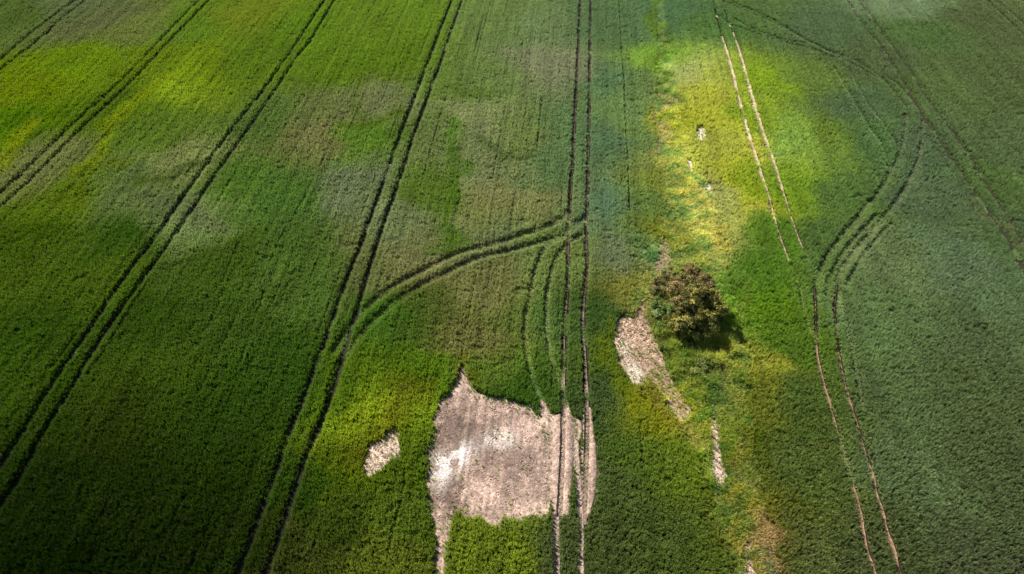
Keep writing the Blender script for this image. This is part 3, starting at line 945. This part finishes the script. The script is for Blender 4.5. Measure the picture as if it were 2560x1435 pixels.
# ------------------------------------------------------------------ rough grass and weeds of the margin
n = 90000
xa = rng.uniform(MARGIN[:, 0].min() - 8, MARGIN[:, 0].max() + 8, n * 2)
ya = rng.uniform(12, 142, n * 2)
mwt = margin_weight(xa, ya)
k = (mwt < 1 + rng.normal(0, .12, len(xa)))
xa, ya = xa[k], ya[k]
press = sample(PRESS, xa, ya)
bare = sample(BARE, xa, ya)
clump = fbm(xa, ya, 1.3, 26, 3)
k = (bare + rng.uniform(-.35, .35, len(xa)) < .5) & (press < .6)
xa, ya, clump = xa[k], ya[k], clump[k]
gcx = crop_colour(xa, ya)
wn_ = rng.rand(len(xa))
gcx *= (.65 + .7 * clump)[:, None]
straw = wn_ < .16
gcx[straw] = gcx[straw] * .4 + np.array([.20, .165, .06]) * .7
darkg = (fbm(xa, ya, 1.0, 29, 2) > .62)
gcx[darkg] *= np.array([.55, .75, .7])
hg = (.45 + 1.0 * clump) * rng.uniform(.6, 1.2, len(xa))
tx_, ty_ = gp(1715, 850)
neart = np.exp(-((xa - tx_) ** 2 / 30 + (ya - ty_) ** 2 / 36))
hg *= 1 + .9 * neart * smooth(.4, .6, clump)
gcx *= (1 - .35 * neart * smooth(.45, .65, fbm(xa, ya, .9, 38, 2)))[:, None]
rot = np.stack([rng.normal(0, .28, len(xa)), rng.normal(0, .28, len(xa)) + .1, rng.uniform(0, 6.283, len(xa))], 1)
w_ = rng.uniform(.8, 1.35, len(xa))
print('grass tufts', len(xa))
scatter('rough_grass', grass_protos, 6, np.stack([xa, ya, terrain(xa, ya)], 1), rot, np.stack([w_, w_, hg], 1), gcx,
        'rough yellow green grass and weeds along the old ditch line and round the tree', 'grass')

# ------------------------------------------------------------------ clods, stones and seedlings on the bare soil
CX, CY, CS, CCOL = [], [], [], []
SX, SY = [], []
for k, poly in CLOD_AREAS:
    mn, mx = poly.min(0), poly.max(0)
    n = int((mx[0] - mn[0]) * (mx[1] - mn[1]) * 75)
    a, b = rng.uniform(mn[0], mx[0], n), rng.uniform(mn[1], mx[1], n)
    ok = inside(poly, a, b)
    a, b = a[ok], b[ok]
    tone = soil_tone(k, a, b) * rng.uniform(.55, 1.6, len(a))[:, None]
    CX.append(a); CY.append(b); CCOL.append(np.clip(tone, 0, .7))
    CS.append(.028 + .10 * rng.rand(len(a)) ** 3.0 * (1.3 if k in ('tree', 'small_left') else 1))
    dist_in = poly_sd(poly, a, b)
    pr_ = {'tree': .11, 'tree_tail': .42, 'small_left': .09, 'brown': .2, 'strip': .12, 'big': .012, 'track_mid': .85, 'track_right': .12, 'track_left': .02}.get(k, .03)
    pick = rng.rand(len(a)) < pr_ + .16 * np.exp(-(dist_in / .45) ** 2)
    SX.append(a[pick]); SY.append(b[pick])
SX, SY = np.concatenate(SX), np.concatenate(SY)
CX, CY, CS, CCOL = map(np.concatenate, (CX, CY, CS, CCOL))
rot = rng.uniform(0, 6.283, (len(CX), 3)) * np.array([.1, .1, 1])
print('clods', len(CX))
scatter('soil_clods', clod_protos, 5, np.stack([CX, CY, terrain(CX, CY) + .055], 1), rot, np.stack([CS] * 3, 1), CCOL,
        'pale clods and stones scattered over the bare soil patches', 'clods')

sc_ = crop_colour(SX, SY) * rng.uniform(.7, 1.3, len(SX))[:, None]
yl = rng.rand(len(SX)) < .35
sc_[yl] = sc_[yl] * .4 + np.array([.16, .13, .05]) * .6
hs = rng.uniform(.18, .6, len(SX))
rot = np.stack([rng.normal(0, .25, len(SX)), rng.normal(0, .25, len(SX)), rng.uniform(0, 6.283, len(SX))], 1)
print('seedlings', len(SX))
scatter('sparse_seedlings', grass_protos, 6, np.stack([SX, SY, terrain(SX, SY) + .04], 1), rot, np.stack([hs * 1.2, hs * 1.2, hs], 1), sc_,
        'thin scattered seedlings and weeds standing on the bare soil patches', 'seedlings')

# ------------------------------------------------------------------ tree and shrubs
def tube(V, Fc, pts, radii, sides=7):
    k0 = len(V)
    for i, (p_, r_) in enumerate(zip(pts, radii)):
        d = (pts[min(i + 1, len(pts) - 1)] - pts[max(i - 1, 0)]).normalized()
        u = d.orthogonal().normalized()
        w = d.cross(u)
        for s_ in range(sides):
            a = 2 * math.pi * s_ / sides
            V.append(p_ + (u * math.cos(a) + w * math.sin(a)) * r_)
    for i in range(len(pts) - 1):
        for s_ in range(sides):
            a, b = k0 + i * sides + s_, k0 + i * sides + (s_ + 1) % sides
            Fc.append((a, b, b + sides, a + sides))
    Fc.append(tuple(k0 + (len(pts) - 1) * sides + s_ for s_ in range(sides)))


def limb_points(a, b, r, bend):
    mid = (a + b) / 2 + Vector((r.uniform(-1, 1), r.uniform(-1, 1), r.uniform(-.2, .6))) * bend
    q1, q2 = a.lerp(mid, .5), mid.lerp(b, .5)
    return [a, q1 + Vector((0, 0, .04)), mid, q2, b]


OFF = R6


def lobe(rx, ry, z, rad, cols, n, leaf=.13):
    px, py = rx * OFF[0] + OFF[1], ry * OFF[0] + OFF[2]
    x_, y_ = gp(px, py, z)
    return (Vector((x_, y_, float(terrain(x_, y_)) + z)), rad, cols, n, leaf)


BROWN = [(.135, .098, .032), (.10, .078, .022), (.175, .13, .048), (.06, .050, .013), (.085, .085, .02)]
OLIVE = [(.105, .10, .016), (.07, .076, .013), (.20, .175, .038), (.04, .048, .010), (.26, .225, .05)]
GREEN = [(.06, .10, .02), (.085, .13, .028), (.045, .075, .015), (.13, .17, .05)]
DRYTW = [(.14, .11, .045), (.11, .10, .032), (.17, .135, .055), (.08, .085, .022)]
LIGHTG = [(.13, .15, .035), (.10, .125, .028), (.17, .175, .055)]


def plant(name, base_px, lobes, label, cat, trunk_r, leaf_shell=.55, seed=1, forks=3):
    r = random.Random(seed)
    bx, by = gp(*base_px)
    base = Vector((bx, by, float(terrain(bx, by))))
    root = obj(name, None, label=label, cat=cat)
    root.location = base
    top_h = max(l_[0].z + l_[1] * .4 for l_ in lobes) - base.z
    fork = Vector((0, 0, top_h * .28))
    V, Fc = [], []
    tube(V, Fc, [Vector((0, 0, -.15)), Vector((.02, 0, top_h * .08)), Vector((.06, -.03, top_h * .18)), fork], [trunk_r * 1.35, trunk_r, trunk_r * .85, trunk_r * .8], 9)
    obj('trunk', mesh_from('trunk', V, Fc), M_BARK, root)
    for c, rad, cols, n, leaf in lobes:
        V, Fc = [], []
        e = c - base
        lp = limb_points(fork * r.uniform(.6, 1.0), e, r, .35)
        tube(V, Fc, lp, [trunk_r * .55, trunk_r * .45, trunk_r * .36, trunk_r * .27, trunk_r * .16], 6)
        for t_ in range(9):
            d = Vector((r.gauss(0, 1), r.gauss(0, 1), r.gauss(.2, .7))).normalized() * rad * r.uniform(.7, 1.12)
            s_ = lp[r.choice((2, 3, 4))]
            tube(V, Fc, limb_points(s_, e + d, r, .2), [trunk_r * .14, trunk_r * .11, trunk_r * .08, trunk_r * .05, trunk_r * .02], 4)
        obj('limb', mesh_from('limb', V, Fc), M_BARK, root)
    LV, LF, LC = [], [], []
    for c, rad, cols, n, leaf in lobes:
        e = c - base
        nclump = max(12, int(26 * rad * rad))
        clumps = []
        for _ in range(nclump):
            d = Vector((r.gauss(0, 1), r.gauss(0, 1), r.gauss(.15, .8))).normalized()
            clumps.append((e + d * rad * (leaf_shell + (1 - leaf_shell) * r.random() ** .6) * r.uniform(.8, 1.08), d, r.choice(cols), r.uniform(.13, .28) * (.6 + rad * .35)))
        for _ in range(int(n * 4.4)):
            cc, d, colr, cr_ = r.choice(clumps)
            o_ = Vector((r.gauss(0, 1), r.gauss(0, 1), r.gauss(0, .75))) * cr_ * .62
            p_ = cc + o_
            if p_.z < .05:
                p_.z = .05 + r.random() * .2
            nrm = (d * .7 + Vector((r.gauss(0, .6), r.gauss(0, .6), r.gauss(.5, .6)))).normalized()
            u = nrm.orthogonal().normalized()
            u = (Matrix.Rotation(r.uniform(0, 6.28), 3, nrm) @ u)
            w = nrm.cross(u)
            L_ = leaf * r.uniform(.6, 1.3)
            k = len(LV)
            LV += [p_ - u * L_ * .5, p_ + w * L_ * .32 + nrm * L_ * .06, p_ + u * L_ * .5, p_ - w * L_ * .32 + nrm * L_ * .06]
            LF.append((k, k + 1, k + 2, k + 3))
            f_ = r.uniform(.75, 1.25)
            LC += [tuple(q_ * f_ for q_ in colr)] * 4
    me = mesh_from('crown', LV, LF)
    set_color(me, np.array(LC))
    obj('crown', me, M_TREELEAF, root)
    return root


plant('hawthorn_tree', (1738, 826), [
    lobe(880, 440, 2.6, 1.15, BROWN, 1500), lobe(1000, 530, 2.9, 1.2, BROWN, 1700), lobe(780, 560, 2.6, 1.25, BROWN, 1700),
    lobe(920, 640, 3.3, 1.25, BROWN + OLIVE, 1900), lobe(1060, 660, 2.9, 1.15, BROWN + OLIVE, 1500), lobe(820, 720, 3.1, 1.2, BROWN + OLIVE, 1700),
    lobe(1110, 780, 2.4, 1.05, OLIVE, 1500), lobe(1050, 890, 2.1, 1.15, OLIVE, 1800), lobe(900, 840, 2.6, 1.1, OLIVE, 1700),
    lobe(800, 900, 2.0, 1.15, OLIVE, 1800), lobe(960, 960, 1.5, .85, OLIVE, 900), lobe(760, 800, 2.1, .95, OLIVE + GREEN, 1100)],
    'bushy brown and olive leaved tree standing alone, dark shadow to its right', 'tree', .2, seed=3)
plant('brown_shrub', (1652, 716), [
    lobe(600, 520, .9, .75, DRYTW, 650, .11), lobe(690, 450, 1.0, .8, DRYTW, 700, .11), lobe(560, 590, .7, .6, DRYTW, 420, .11), lobe(660, 580, .9, .65, DRYTW, 420, .11)],
    'dry thin brownish shrub at the upper left side of the tree', 'shrub', .06, seed=5)
plant('green_shrub', (1655, 790), [
    lobe(600, 720, .9, .75, GREEN, 900, .14), lobe(660, 790, 1.0, .8, GREEN, 900, .14), lobe(580, 820, .7, .65, GREEN, 700, .14), lobe(640, 890, .6, .7, GREEN, 700, .14)],
    'fresh green leafy shrub at the lower left foot of the tree', 'shrub', .06, seed=8)
plant('weedy_shrub', (1752, 926), [
    lobe(960, 1240, .5, .5, LIGHTG, 420, .12), lobe(930, 1330, .45, .5, LIGHTG, 420, .12), lobe(1000, 1300, .4, .4, LIGHTG, 260, .12)],
    'low pale green weedy shrub below the shadow of the tree', 'shrub', .035, seed=9)
